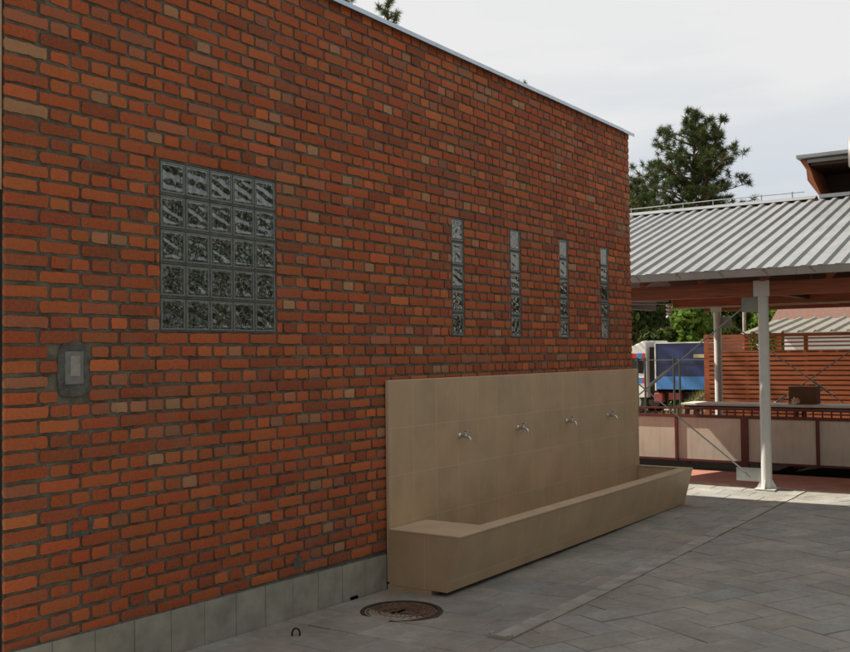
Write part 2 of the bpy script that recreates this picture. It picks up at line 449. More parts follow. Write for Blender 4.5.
mb.build('lid', M['iron'], mh)
mb = MB(); mb.box((MH.x - .012, MH.y - .04, zz + .004), (MH.x + .012, MH.y + .04, zz + .0075)); mb.box((MH.x - .03, MH.y - .09, zz + .004), (MH.x - .006, MH.y - .045, zz + .0075)); mb.build('key_slot', M['drain_gap'], mh)
# small iron loop standing in the paving
mb = MB(); cx, cy = .335, 4.763
mb.tube([(cx + .026 * math.cos(t) * .75, cy + .015 * math.cos(t), gz(cx, cy) + .010 + .034 * math.sin(t)) for t in [PI * (-.15 + 1.3 * k / 12) for k in range(13)]], .0065, 8)
tag(mb.build('iron_loop', M['iron_rim'], smooth=True), 'small bent iron loop sticking up from the slabs near the plinth', 'loop')

# ================================================================== BRICK BUILDING
Y0, Y1, ZT = 2.952, 11.13, 4.365
bb = empty('brick_building', (0, 2.952, 0), 'red brick building with glass block windows and grey plinth', 'building')
CO = .07923; ZREF = 2.9377
WIN = [(3.9686, 4.9659)] + [(a, a + .192) for a in (7.178, 8.208, 9.245, 10.270)]
ZB, ZW = 1.9077, 2.9377
mb = MB()
def brick(y0, y1, z0, z1, tint):
    # rough-edged brick face standing 7 mm off the joints
    w, h = y1 - y0, z1 - z0
    nx = max(2, int(round(w / .035))); nz = 3
    ro = rnd.gauss(0, .006); dep = .009 + rnd.gauss(0, .0018)
    cy, cz = (y0 + y1) / 2, (z0 + z1) / 2
    seed = Vector((rnd.random() * 99, rnd.random() * 99, 0))
    vs = []
    for j in range(nz + 1):
        for i in range(nx + 1):
            u, v = i / nx, j / nz
            yy, z = y0 + w * u, z0 + h * v
            edge = i in (0, nx) or j in (0, nz)
            q = Vector((yy * 9, z * 9, 0)) + seed
            nn = noise.noise(q * 1.5)
            if edge:
                j1 = noise.noise(q * 4.5) * .0055; j2 = noise.noise(q * 3.1 + Vector((7, 3, 1))) * .0062
                if i in (0, nx): yy += j1 + (.005 if i == 0 else -.005) * (1 if j in (0, nz) else 0)
                if j in (0, nz): z += j2
            d = max(.0045, dep + nn * .0026 - (.0016 if edge else 0))
            # slight turn of the brick in its bed
            yy2 = cy + (yy - cy) * math.cos(ro) - (z - cz) * math.sin(ro); z2 = cz + (yy - cy) * math.sin(ro) + (z - cz) * math.cos(ro)
            vs.append((d - .009, yy2, z2))
    fs = []
    W1 = nx + 1
    for j in range(nz):
        for i in range(nx): fs.append((j * W1 + i, j * W1 + i + 1, (j + 1) * W1 + i + 1, (j + 1) * W1 + i))
    ring = [i for i in range(W1)] + [j * W1 + nx for j in range(1, nz + 1)] + [nz * W1 + i for i in range(nx - 1, -1, -1)] + [j * W1 for j in range(nz - 1, 0, -1)]
    o = len(vs)
    for k in ring: vs.append((-.02, vs[k][1], vs[k][2]))
    n = len(ring)
    for k in range(n): fs.append((ring[k], ring[(k + 1) % n], o + (k + 1) % n, o + k))
    mb.add(vs, fs, tint)
def brick_tint(header):
    p = rnd.random(); b = math.exp(rnd.gauss(-.07, .13))
    if p < (.07 if header else .008): c = (.43, .22, .115)       # pale tan
    elif p < (.19 if header else .06): c = (.38, .135, .07)     # dusty pink
    elif p < .30: c = (.31, .08, .036)                        # over-burnt
    elif p < .55: c = (.48, .125, .040)
    else: c = (.42, .098, .034)
    h = rnd.gauss(0, .08)
    return (c[0] * b, c[1] * b * (1 + h), c[2] * b * (1 + h))
k = -4
def zplinth(y): return .272 - .0172 * (y - 2.95) if y < 6.3 else .213
for row in range(-34, 19):
    z0 = ZREF + row * CO; z1 = z0 + CO
    if z1 < .2 or z0 > ZT: continue
    header = (row % 2 == 1)
    inwin = ZB - .01 < (z0 + z1) / 2 < ZW + .01
    pitch = .13 if header else .26; st = .26 if header else .195
    spans = [(Y0, Y0 + st)]; y = Y0 + st
    while y < Y1 - .02:
        y2 = y + pitch
        if Y1 - y2 < .05: y2 = Y1
        spans.append((y, min(y2, Y1))); y = y2
    jz = noise.noise(Vector((row * 3.3, 0, 0))) * .002
    for (a, b) in spans:
        pieces = [(a, b)]
        if inwin:
            for (wa, wb) in WIN:
                nw = []
                for (p, q) in pieces:
                    if q <= wa or p >= wb: nw.append((p, q)); continue
                    if p < wa: nw.append((p, wa))
                    if q > wb: nw.append((wb, q))
                pieces = nw
        for (p, q) in pieces:
            jw = .0185 + rnd.gauss(0, .0022); jh = .0195 + rnd.gauss(0, .0018)
            ya, yb = p + (jw / 2 if p != Y0 else .0), q - (jw / 2 if q != Y1 else .0)
            if yb - ya < .02: continue
            # electrical box patch
            if ya < 3.455 and yb > 3.275 and z1 > 1.575 and z0 < 1.80:
                if ya < 3.255 and 3.255 - ya > .05: yb = 3.262
                elif yb > 3.47: ya = 3.465
                else: continue
                if yb - ya < .03: continue
            wob = .0035 * noise.noise(Vector(((p + q) * .7, row * .6, 4))) + jz
            za, zb = z0 + jh / 2 + wob + rnd.gauss(0, .001), z1 - jh / 2 + wob + rnd.gauss(0, .001)
            zp = zplinth((ya + yb) / 2) + .004
            za = max(za, zp); zb = min(zb, ZT - .003)
            if zb - za < .015: continue
            brick(ya, yb, za, zb, brick_tint(header))
mb.build('brick_facing', M['brick'], bb, tint=True)
# wall body behind the facing (joints), with openings left for the glass blocks
mb = MB(); XM = -.0095
ys = [Y0 + .004] + [v for w in WIN for v in w] + [Y1 - .004]
for i in range(0, len(ys), 2): mb.box((-.35, ys[i], -.3), (XM, ys[i + 1], ZT))
for (a, b) in WIN:
    mb.box((-.35, a, -.3), (XM, b, ZB)); mb.box((-.35, a, ZW), (XM, b, ZT))
mb.build('wall', M['mortar'], bb)
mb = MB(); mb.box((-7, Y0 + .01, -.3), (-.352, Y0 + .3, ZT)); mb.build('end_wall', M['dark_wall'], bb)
mb = MB(); mb.box((-7, Y1 - .3, -.3), (-.352, Y1 - .008, ZT)); mb.box((-7, Y0 + .302, -.3), (-6.7, Y1 - .302, ZT)); mb.build('back_wall', M['plaster'], bb)
mb = MB(); mb.box((-6.698, Y0 + .302, ZT - .2), (-.352, Y1 - .302, ZT - .05)); mb.build('roof', M['roof_felt'], bb)
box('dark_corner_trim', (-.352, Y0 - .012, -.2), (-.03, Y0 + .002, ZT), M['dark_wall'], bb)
mb = MB(); mb.tube([(-.026, Y0 - .012, 2.62), (-.024, Y0 - .013, 3.4), (-.026, Y0 - .012, ZT)], .011, 8); mb.build('corner_strip', M['pale_strip'], bb)
# coping: folded sheet with drip edge, in lengths
mb = MB(); y = Y0 - .06
while y < 11.19:
    y2 = min(y + 2.0, 11.20); dz = rnd.gauss(0, .0015)
    mb.box((-.42, y, ZT + .003 + dz), (.045, y2 - .003, ZT + .012 + dz)); mb.box((.040, y, ZT - .024 + dz), (.0475, y2 - .003, ZT + .0105 + dz))
    y = y2
mb.build('coping', M['coping'], bb)
# plinth tiles
pl = MB(); y = Y0; 
while y < 6.17:
    y2 = min(y + .268, 6.172)
    g = .0022; xx = .012 + rnd.gauss(0, .0012)
    za, zb = zplinth(y) , zplinth(y2)
    zg0 = gz(0, y) - .03
    pl.add([(XM, y + g, zg0), (XM, y2 - g, zg0), (XM, y2 - g, zb), (XM, y + g, za), (xx, y + g, zg0), (xx, y2 - g, zg0), (xx, y2 - g, zb - .002), (xx, y + g, za - .002)],
           [(0, 1, 2, 3), (4, 7, 6, 5), (0, 4, 5, 1), (1, 5, 6, 2), (2, 6, 7, 3), (3, 7, 4, 0)])
    y = y2
plo = pl.build('plinth', M['plinth'], bb, bevel=.0025)
box('plinth_joint', (XM + .001, Y0 + .005, -.08), (.008, 6.17, .2), M['joint'], bb)
mb = MB(); mb.add([(-.004, Y0, zplinth(Y0) - .003), (.010, Y0, zplinth(Y0) - .003), (.010, 6.17, zplinth(6.17) - .003), (-.004, 6.17, zplinth(6.17) - .003), (-.004, Y0, zplinth(Y0) + .006), (.006, Y0, zplinth(Y0) + .002), (.006, 6.17, zplinth(6.17) + .002), (-.004, 6.17, zplinth(6.17) + .006)],
    [(0, 3, 2, 1), (4, 5, 6, 7), (0, 1, 5, 4), (1, 2, 6, 5), (2, 3, 7, 6), (3, 0, 4, 7)]); mb.build('plinth_edge', M['patch'], bb)
# a small dark weep hole at the foot of the plinth
mb = MB(); mb.box((.011, 5.72, gz(0, 5.7) - .01), (.022, 5.80, gz(0, 5.7) + .02)); mb.build('weep_hole', M['drain_gap'], bb)

# glass blocks
def block_mesh(kind):
    r = random.Random(kind); mb = MB(); n = 14; S = .186; vs = []; fs = []
    ph = [r.uniform(0, 6.28) for _ in range(6)]
    for j in range(n + 1):
        for i in range(n + 1):
            u, v = i / n - .5, j / n - .5
            e = min(.5 - abs(u), .5 - abs(v))
            rim = 1 if e > .07 else 0
            d = (-.004 + 0.0020 * math.sin(11 * u + 6 * v + ph[0]) * math.cos(9 * v - 5 * u + ph[1]) + .0009 * math.sin(21 * v + 9 * u + ph[2])) * rim * min(1, (e - .05) / .12)
            if e < .02: d = -.006
            vs.append((d, u * S, v * S))
    for j in range(n):
        for i in range(n): fs.append((j * (n + 1) + i, j * (n + 1) + i + 1, (j + 1) * (n + 1) + i + 1, (j + 1) * (n + 1) + i))
    mb.add(vs, fs, (1, 1, 1))
    x = -.08; h = S / 2
    mb.add([(-.006, -h, -h), (-.006, h, -h), (-.006, h, h), (-.006, -h, h), (x, -h, -h), (x, h, -h), (x, h, h), (x, -h, h)], [(0, 1, 5, 4), (1, 2, 6, 5), (2, 3, 7, 6), (3, 0, 4, 7), (4, 5, 6, 7)])
    return mb
def rim_mesh():
    mb = MB(); S = .0935; t = .012
    for a in ((-S, -S, S, -S + t), (-S, S - t, S, S), (-S, -S + t, -S + t, S - t), (S - t, -S + t, S, S - t)):
        mb.box((-.02, a[0], a[1]), (-.0025, a[2], a[3]))
    return mb
protos = []
for k in range(6):
    o = block_mesh(k).build('glass_block', M['glass'], None, smooth=True, tint=True)
    col.objects.unlink(o); protos.append(o)
rim_p = rim_mesh().build('block_rim', M['glass_rim']); col.objects.unlink(rim_p)
def glass_window(y0, y1, nx, ytop_n=5):
    fr = MB(); XF = -.012
    fr.box((-.12, y0, ZB), (XF - .004, y1, ZW))
    w = fr.build('glass_block_window', M['patch'], bb)
    cw = (y1 - y0) / nx; ch = (ZW - ZB) / 5
    bars = MB()
    rims = MB()
    for j in range(5):
        for i in range(nx):
            cy, cz = y0 + cw * (i + .5), ZB + ch * (j + .5)
            o = bpy.data.objects.new('glass_block', rnd.choice(protos).data); col.objects.link(o)
            o.parent = w; o.location = (-.008, cy, cz - 0)
            o.location = Vector((-.008, cy, cz)) - world_loc(w)
            o.rotation_euler = (rnd.choice((0, PI / 2, PI, -PI / 2)), 0, 0)
            o.scale = (1, min(1, cw / .2) * 1.0, 1) if nx == 1 else (1, 1, 1)
            for (a0, a1, b0, b1) in ((-.093, .093, -.093, -.083), (-.093, .093, .083, .093), (-.093, -.083, -.083, .083), (.083, .093, -.083, .083)):
                rims.box((-.016, cy + a0, cz + b0), (-.006, cy + a1, cz + b1))
    rims.build('block_rim', M['glass_rim'], w)
    for j in range(6):
        z = ZB + ch * j; bars.box((-.10, y0 + .001, max(ZB, z - .007)), (-.003, y1 - .001, min(ZW, z + .007)))
    for i in range(nx + 1):
        yy = y0 + cw * i; bars.box((-.10, max(y0, yy - .0065), ZB + .002), (-.005, min(y1, yy + .0065), ZW - .002))
    bars.build('block_joint', M['patch'], w)
    return w
for i, (a, b) in enumerate(WIN): glass_window(a, b, 5 if i == 0 else 1)

# flush electrical box in a mortar patch
eb = MB(); pts = []
for k in range(40):
    t = 2 * PI * k / 40; c, s = math.cos(t), math.sin(t)
    e = (abs(c) ** 3.2 + abs(s) ** 3.2) ** (-1 / 3.2)
    jr = 1 + .07 * noise.noise(Vector((c * 2.3, s * 2.3, 5)))
    pts.append((3.362 + .100 * c * e * jr, 1.692 + .150 * s * e * jr))
eb.prism(pts, -.012, .003, 0); ebo = eb.build('electrical_box', M['patch'], bb, bevel=.003)
box('box_frame', (.0, 3.305, 1.612), (.0085, 3.42, 1.79), simple('box_steel', (.19, .19, .175), .6, .1, .2, 20), ebo, .003)
box('box_cover', (.0085, 3.335, 1.655), (.0115, 3.395, 1.765), simple('pale_plastic', (.30, .28, .25), .5, 0, .2, 30), ebo, .003)
# mortar smears thrown over the brickwork
def smear(cy, cz, ry, rz, seed):
    p = []; sm = MB()
    for k in range(22):
        t = 2 * PI * k / 22; j = 1 + .45 * noise.noise(Vector((math.cos(t) * 1.7, math.sin(t) * 1.7, seed)))
        p.append((cy + ry * math.cos(t) * j, cz + rz * math.sin(t) * j))
    sm.prism(p, -.01, .0035, 0); sm.build('mortar_smear', M['patch'], bb)
for a in ((5.16, .335, .045, .04, 3), (3.40, .80, .062, .016, 5), (3.335, .83, .014, .05, 8), (3.47, .84, .016, .045, 2)): smear(*a)

# ================================================================== WASH TROUGH
TY0, TY1 = 6.172, 11.225
wt = empty('wash_trough', (.3, 6.172, -.05), 'long beige tiled washing trough with four wall taps', 'trough')
mb = MB(); mb.box((.004, TY0 + .01, .0), (.034, 11.21, 1.556)); mb.build('back_panel', M['trough_yz'], wt, bevel=.004)
# side edge and capping read slightly lighter
ZR = .412
def sec(y): return 0
mb = MB()   # front wall: leaning out, thin rim
mb.prism([(.500, .06), (.565, -.012), (.672, ZR - .012), (.555, ZR - .012)], TY0 + .012, TY1 - .012, 1); mb.build('front_wall', M['trough_yz'], wt)
mb = MB(); mb.prism([(.036, -.012), (.567, -.012), (.674, ZR - .013), (.036, ZR - .013)], TY0, TY0 + .011, 1); mb.build('end_wall', M['trough_xz'], wt)
mb = MB(); mb.prism([(.036, -.012), (.567, -.012), (.674, ZR - .013), (.036, ZR - .013)], TY1 - .011, TY1, 1); mb.build('end_wall', M['trough_xz'], wt)
mb = MB(); mb.box((.036, TY0 + .012, .06), (.50, TY1 - .012, .10)); mb.build('basin_floor', M['trough_xy'], wt)
mb = MB()   # sloped blocks inside the ends
mb.prism([(TY0 + .012, .101), (TY0 + .66, .101), (TY0 + .50, ZR - .014), (TY0 + .012, ZR - .014)], .0365, .548, 0); mb.build('inner_slope', M['trough_xz'], wt)
mb = MB(); mb.prism([(TY1 - .012, .101), (TY1 - .12, .101), (TY1 - .06, ZR - .014), (TY1 - .012, ZR - .014)], .0365, .548, 0); mb.build('inner_slope', M['trough_xz'], wt)
mb = MB(); mb.box((.036, TY0 - .003, ZR - .012), (.679, TY0 + .51, ZR)); mb.box((.545, TY0 + .5105, ZR - .012), (.679, TY1 - .071, ZR)); mb.box((.036, TY1 - .07, ZR - .012), (.679, TY1 + .003, ZR)); mb.build('rim', M['trough_xy'], wt, bevel=.002)
mb = MB(); mb.box((.014, TY0 + .004, -.2), (.42, TY1 - .15, -.0125)); mb.build('base', M['trough_xz'], wt)
def tap(y, z):
    def sc_(m_): m_.v = [((v[0] - .034) * .8 + .034, (v[1] - y) * .8 + y, (v[2] - z) * .8 + z) for v in m_.v]
    mb = MB()
    mb.lathe([(.0, .034), (.030, .034), (.031, .038), (.022, .046), (.017, .05), (.017, .085), (.021, .09), (.021, .118), (.012, .124)], (0, y, z), 16, 'x')
    mb.tube([(.10, y, z - .002), (.14, y, z - .004), (.165, y, z - .018), (.172, y, z - .045)], [.015, .014, .0125, .0115], 12)
    mb.tube([(.172, y, z - .043), (.1725, y, z - .056)], [.0145, .0145], 12)
    sc_(mb); t = mb.build('tap', M['chrome'], wt, smooth=True)
    e = t.modifiers.new('es', 'EDGE_SPLIT'); e.split_angle = R(40)
    h = MB(); h.tube([(.104, y, z + .015), (.104, y, z + .044)], [.0125, .010], 12); h.tube([(.098, y, z + .046), (.13, y - .015, z + .058), (.155, y - .03, z + .060)], [.012, .009, .007], 8)
    sc_(h); h.build('tap_handle', M['chrome'], t, smooth=True)
for y, z in ((7.21, 1.05), (8.24, 1.05), (9.28, 1.05), (10.315, 1.05)): tap(y, z)

# ================================================================== SHELTER
pv = empty('open_shelter', (1.07, 12.84, 0), 'open timber shelter with ribbed grey metal roof on white posts', 'shelter')
EY, EZ, SL = 12.56, 2.765, .31     # eave line and slope
RY = 17.5; RZ = EZ + (RY - EY) * SL
XL, XR = -2.87, 7.2
def roof_z(y): return EZ + (y - EY) * SL if y <= RY else RZ - (y - RY) * SL
# profiled sheet
def ribbed(name, x0, x1, ya, yb, zf, pitch, hgt, mat, parent, vw=.40, sw=.16, th=.004):
    mb = MB(); prof = []; x = x0
    while x < x1:
        prof += [(x, 0), (x + pitch * vw, 0), (x + pitch * (vw + sw), hgt), (x + pitch * (1 - sw), hgt)]
        x += pitch
    vs = []; n = len(prof)
    for dz in (0, -th):
        for yy in (ya, yb):
            for (px, pz) in prof: vs.append((px, yy, zf(yy) + pz + dz))
    fs = []
    for i in range(n - 1):
        fs.append((i, i + 1, n + i + 1, n + i)); fs.append((2 * n + i, 3 * n + i, 3 * n + i + 1, 2 * n + i + 1))
        fs.append((i, 2 * n + i, 2 * n + i + 1, i + 1)); fs.append((n + i, n + i + 1, 3 * n + i + 1, 3 * n + i))
    mb.add(vs, fs); return mb.build(name, mat, parent)
rf = ribbed('roof', XL, XR, EY - .04, RY, roof_z, .1985, .036, M['galv'], pv, .48, .12)
rfb = ribbed('roof', XL, XR, RY, 18.9, roof_z, .1985, .036, M['galv'], pv, .48, .12)
mb = MB(); mb.prism([(RY - .17, roof_z(RY - .17) + .048), (RY, RZ + .07), (RY + .17, roof_z(RY + .17) + .048), (RY, RZ + .062)], XL, .72, 0); mb.build('ridge_cap', M['galv'], rf)
# boarding under the sheet
mb = MB(); 
for i in range(int((XR - XL) / .145)):
    x = XL + .02 + i * .145
    for ya, yb in ((EY + .02, RY - .01), (RY + .01, 18.84)):
        mb.add([(x, ya, roof_z(ya) - .03), (x + .142, ya, roof_z(ya) - .03), (x + .142, yb, roof_z(yb) - .03), (x, yb, roof_z(yb) - .03), (x, ya, roof_z(ya) - .012), (x + .142, ya, roof_z(ya) - .012), (x + .142, yb, roof_z(yb) - .012), (x, yb, roof_z(yb) - .012)],
               [(0, 3, 2, 1), (4, 5, 6, 7), (0, 1, 5, 4), (1, 2, 6, 5), (2, 3, 7, 6), (3, 0, 4, 7)])
mb.build('roof_boarding', M['wood'], pv)
# rafters
x = XL + .06
while x < XR:
    r = MB()
    for ya, yb in ((EY + .02, RY - .005), (RY + .005, 18.84)):
        r.add([(x - .035, ya, roof_z(ya) - .15), (x + .035, ya, roof_z(ya) - .15), (x + .035, yb, roof_z(yb) - .15), (x - .035, yb, roof_z(yb) - .15), (x - .035, ya, roof_z(ya) - .032), (x + .035, ya, roof_z(ya) - .032), (x + .035, yb, roof_z(yb) - .032), (x - .035, yb, roof_z(yb) - .032)],
               [(0, 3, 2, 1), (4, 5, 6, 7), (0, 1, 5, 4), (1, 2, 6, 5), (2, 3, 7, 6), (3, 0, 4, 7)])
    r.build('rafter', M['wood'], pv); x += .79
box('front_beam', (XL, 12.775, 2.452), (XR, 12.905, 2.632), M['wood'], pv, .006)
box('middle_beam', (-.93, 15.04, 2.455), (XR, 15.16, 2.62), M['wood'], pv, .006)
box('beam_strip', (-.93, 15.036, 2.425), (XR, 15.164, 2.452), M['batten'], pv)
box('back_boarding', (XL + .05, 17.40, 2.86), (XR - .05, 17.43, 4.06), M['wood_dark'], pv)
box('back_beam', (-1.16, 17.235, 2.455), (XR, 17.365, 2.63), M['wood'], pv, .006)
for xx in (-2.1, 1.07, 4.24):
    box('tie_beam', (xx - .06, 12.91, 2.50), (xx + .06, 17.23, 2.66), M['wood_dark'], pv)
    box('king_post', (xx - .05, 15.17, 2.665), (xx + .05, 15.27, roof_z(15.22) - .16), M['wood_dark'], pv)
for (p, q) in (((1.35, 13.6, 2.62), (2.15, 13.62, 2.60)), ((2.3, 13.7, 2.68), (3.6, 13.7, 2.66))):
    mb = MB(); mb.bar(p, q, .05, .035); mb.build('ceiling_batten', M['batten'], pv)
# gutter with front lip
mb = MB(); gy = EY - .045
pr = [(gy, EZ + .012), (gy - .010, EZ + .018), (gy - .135, EZ + .018 - .0), (gy - .14, EZ - .0), (gy - .128, EZ - .005), (gy - .128, EZ - .082), (gy - .02, EZ - .09), (gy, EZ - .06)]
pr = [(gy, EZ + .0), (gy - .006, EZ + .0), (gy - .006, EZ - .075), (gy - .11, EZ - .080), (gy - .118, EZ + .000), (gy - .132, EZ + .004), (gy - .130, EZ - .012), (gy - .123, EZ - .092), (gy - .0, EZ - .088)]
x = XL - .03
while x < XR:
    mb.prism(pr, x, min(x + 1.5, XR) - .003, 0); x += 1.5
mb.build('gutter', M['gutter'], pv)
mb = MB(); x = XL + .2
while x < XR:
    box('gutter_strap', (x, gy - .137, EZ - .01), (x + .025, gy - .003, EZ + .008), M['gutter'], pv); x += .55
def post(x, y, zg=0):
    mb = MB(); mb.tube([(x, y, zg), (x, y, 2.44)], .066, 24)
    p = mb.build('post', M['post_paint'], pv, smooth=True); e = p.modifiers.new('es', 'EDGE_SPLIT'); e.split_angle = R(40)
    box('base_plate', (x - .13, y - .13, zg), (x + .13, y + .13, zg + .012), M['post_paint'], p)
    for a in range(4):
        g = MB()
        c, s = math.cos(a * PI / 2 + PI / 4 * 0), math.sin(a * PI / 2)
        T = Matrix.Translation((x, y, zg + .0125)) @ Matrix.Rotation(a * PI / 2, 4, 'Z')
        v = [T @ Vector(q) for q in ((.06, -.004, 0), (.128, -.004, 0), (.07, -.004, .11), (.06, -.004, .11), (.06, .004, 0), (.128, .004, 0), (.07, .004, .11), (.06, .004, .11))]
        g.add(v, [(0, 1, 2, 3), (7, 6, 5, 4), (0, 4, 5, 1), (1, 5, 6, 2), (2, 6, 7, 3), (3, 7, 4, 0)])
        g.build('gusset', M['post_paint'], p)
    box('head_plate', (x - .10, y - .072, 2.441), (x + .10, y - .0655, 2.645), M['post_paint'], p)
    return p
for (x, y) in ((-2.1, 12.84), (1.07, 12.84), (4.24, 12.84), (-.95, 17.3), (2.22, 17.3), (5.4, 17.3)): post(x, y)
def plate(a, b): box('bracket_plate', a, b, M['bracket'], pv)
plate((.80, 12.83, 2.25), (1.0, 12.84, 2.44)); plate((.69, 12.83, .09), (1.004, 12.84, .26)); plate((-.884, 17.295, 2.16), (-.70, 17.305, 2.36)); plate((-2.03, 12.83, 2.24), (-1.83, 12.84, 2.44)); plate((-2.03, 12.83, .08), (-1.8, 12.84, .26))
plate((1.95, 17.295, .1), (2.15, 17.305, .3)); plate((1.95, 17.295, 2.2), (2.15, 17.305, 2.42))
def rod(p, q, t0=.42):
    mb = MB(); mb.tube([p, q], .010, 8); o = mb.build('tie_rod', M['steel'], pv)
    P, Q = Vector(p), Vector(q); d = (Q - P).normalized(); c = P.lerp(Q, t0)
    k = MB(); k.tube([c - d * .17, c - d * .15, c + d * .15, c + d * .17], [.012, .022, .022, .012], 8); k.build('turnbuckle', M['steel'], o)
rod((.80, 12.825, .21), (-1.87, 12.825, 2.30), .7); rod((.86, 12.847, 2.35), (-1.87, 12.847, .18), .44)
rod((-.78, 17.30, 2.28), (2.0, 17.30, .22), .55); rod((-.78, 17.32, .30), (2.0, 17.32, 2.28), .3)
# wire on stands along the ridge
mb = MB(); mb.tube([(XL, RY, RZ + .135), (-1.0, RY, RZ + .155), (.52, RY, RZ + .15)], .009, 6)
w = mb.build('ridge_wire', M['steel'], rf)
for x in (-2.6, -1.6, -1.05, -.2, .32):
    mb = MB(); mb.tube([(x, RY, RZ + .06), (x, RY, RZ + .17)], .010, 6); mb.build('wire_stand', M['steel'], w)
# roof lantern on the ridge: flared timber cheek, dark inside, sheet on top
ln = MB(); ly0, ly1 = 17.32, 18.9
ck = [(.50, RZ + .66), (.60, RZ + .49), (.615, RZ + .31), (.80, RZ + .03), (.83, RZ + .03), (.72, RZ + .31), (.67, RZ + .49), (.60, RZ + .66)]
ln.prism(ck, ly0, ly1, 1); lno = ln.build('roof_lantern', M['wood_orange'], pv)
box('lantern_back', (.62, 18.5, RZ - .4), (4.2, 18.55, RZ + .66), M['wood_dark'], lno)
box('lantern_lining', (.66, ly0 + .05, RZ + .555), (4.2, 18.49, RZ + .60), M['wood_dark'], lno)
mb = MB(); mb.prism([(ly0 - .12, RZ + .675), (18.98, RZ + .675), (18.98, RZ + .70), (ly0 - .12, RZ + .73)], .47, 4.3, 0); mb.build('lantern_roof', M['galv'], lno)
box('lantern_fascia', (.62, ly0 - .02, RZ + .60), (4.2, ly0 + .02, RZ + .655), M['gutter'], lno)
box('lantern_sill', (.80, ly0 - .03, RZ - .01), (4.2, 18.49, RZ + .05), M['galv'], lno)
mb = MB(); mb.tube([(1.345, ly0 - .16, RZ + .9), (1.345, ly0 - .16, RZ + .46), (1.40, ly0 - .1, RZ + .36), (1.40, ly0 - .1, RZ - .02)], .05, 14); mb.build('downpipe', M['gutter'], lno, smooth=True)

# insulator on the middle beam with its cable
ins = MB(); c = (-.98, 15.02, 2.47)
ins.lathe([(.02, -.13), (.045, -.12), (.05, -.10), (.025, -.09), (.025, -.07), (.05, -.06), (.055, -.04), (.025, -.03), (.025, -.01), (.05, 0), (.05, .03), (.02, .045)], c, 16)
tag(ins.build('cable_insulator', M['porcelain'], smooth=True), 'white ribbed insulator at the end of the shelter middle beam', 'insulator')
mb = MB(); mb.tube([(-.98, 15.02, 2.55), (-2.2, 14.9, 2.585), (-4.5, 14.8, 2.67)], .010, 6); mb.tube([(-.98, 15.02, 2.50), (-2.2, 14.9, 2.55), (-4.5, 14.8, 2.62)], .008, 6)
tag(mb.build('overhead_cable', M['steel']), 'thin grey cable running left from the white insulator', 'cable')
# ================================================================== PANEL RAILING
pr_ = empty('panel_railing', (.18, 14.96, 0), 'low dark red steel railing filled with beige panels', 'railing')
PX = [-3.02, -1.97, -.92 + .05, .18, 1.222, 2.27, 3.32, 4.37]
for i, x in enumerate(PX):
    thick = i % 2 == 1; w = .052 if thick else .022
    box('post', (x - w, 14.925, -.02 if thick else .102), (x + w, 14.995, .741), M['red_steel'], pr_)
for i in range(len(PX) - 1):
    a, b = PX[i], PX[i + 1]; wa = .052 if i % 2 == 1 else .022; wb = .022 if i % 2 == 1 else .052
    box('panel', (a + wa + .002, 14.952, .104), (b - wb - .002, 14.966, .739), M['panel'], pr_)
box('bottom_rail', (PX[0], 14.93, .072), (PX[-1], 14.99, .1015), M['red_steel'], pr_)
box('middle_rail', (PX[0], 14.922, .742), (PX[-1], 14.998, .785), M['red_steel'], pr_)
box('top_rail', (PX[0], 14.935, .868), (PX[-1], 14.985, .895), M['red_steel'], pr_)
x = PX[0] + .06
bal = None
while x < PX[-1] - .05:
    if bal is None:
        b_ = MB(); b_.box((-.010, 14.95, .7855), (.010, 14.97, .8675)); bal = b_.build('baluster', M['red_steel'], pr_); bx = bal.location.x
        bal.location.x = bx + x
    else:
        c = bal.copy(); col.objects.link(c); c.location.x = bx + x
    x += .125

# serving table behind the railing with a box and crumpled paper
tb = empty('serving_table', (0.9, 15.6, 0), 'long pale topped table standing behind the panel railing', 'table')
box('table_top', (-.92, 15.30, .905), (3.4, 15.92, .94), M['table_top'], tb, .004)
box('apron', (-.88, 15.34, .84), (3.36, 15.88, .904), M['red_steel'], tb)
for lx in (-.84, .83, 3.3):
    for ly in (15.36, 15.84): box('leg', (lx - .03, ly - .03, -.02), (lx + .03, ly + .03, .839), M['red_steel'], tb)
cb = empty('cardboard_box', (.9, 15.75, .94), 'closed brown cardboard box sitting on the pale table', 'box')
box('carton', (.66, 15.62, .9405), (1.06, 15.90, 1.195), M['cardboard'], cb, .004)
mb = MB(); mb.box((.655, 15.615, 1.1955), (.858, 15.905, 1.199)); mb.box((.862, 15.615, 1.1955), (1.065, 15.905, 1.199)); mb.build('flap', M['cardboard'], cb)
import bmesh
bm = bmesh.new(); bmesh.ops.create_icosphere(bm, subdivisions=3, radius=.06)
for v in bm.verts:
    nrm = v.co.normalized(); v.co = nrm * .055 * (1 + .9 * noise.noise(nrm * 2.3) + .35 * noise.noise(nrm * 6))
me = bpy.data.meshes.new('crumpled_paper'); bm.to_mesh(me); bm.free(); me.materials.append(M['paper'])
o = bpy.data.objects.new('crumpled_paper', me); col.objects.link(o); o.location = (.80, 15.45, .985); o.scale = (1.0, .8, .95)
tag(o, 'small crumpled pale pink paper on the table before the brown box', 'paper')

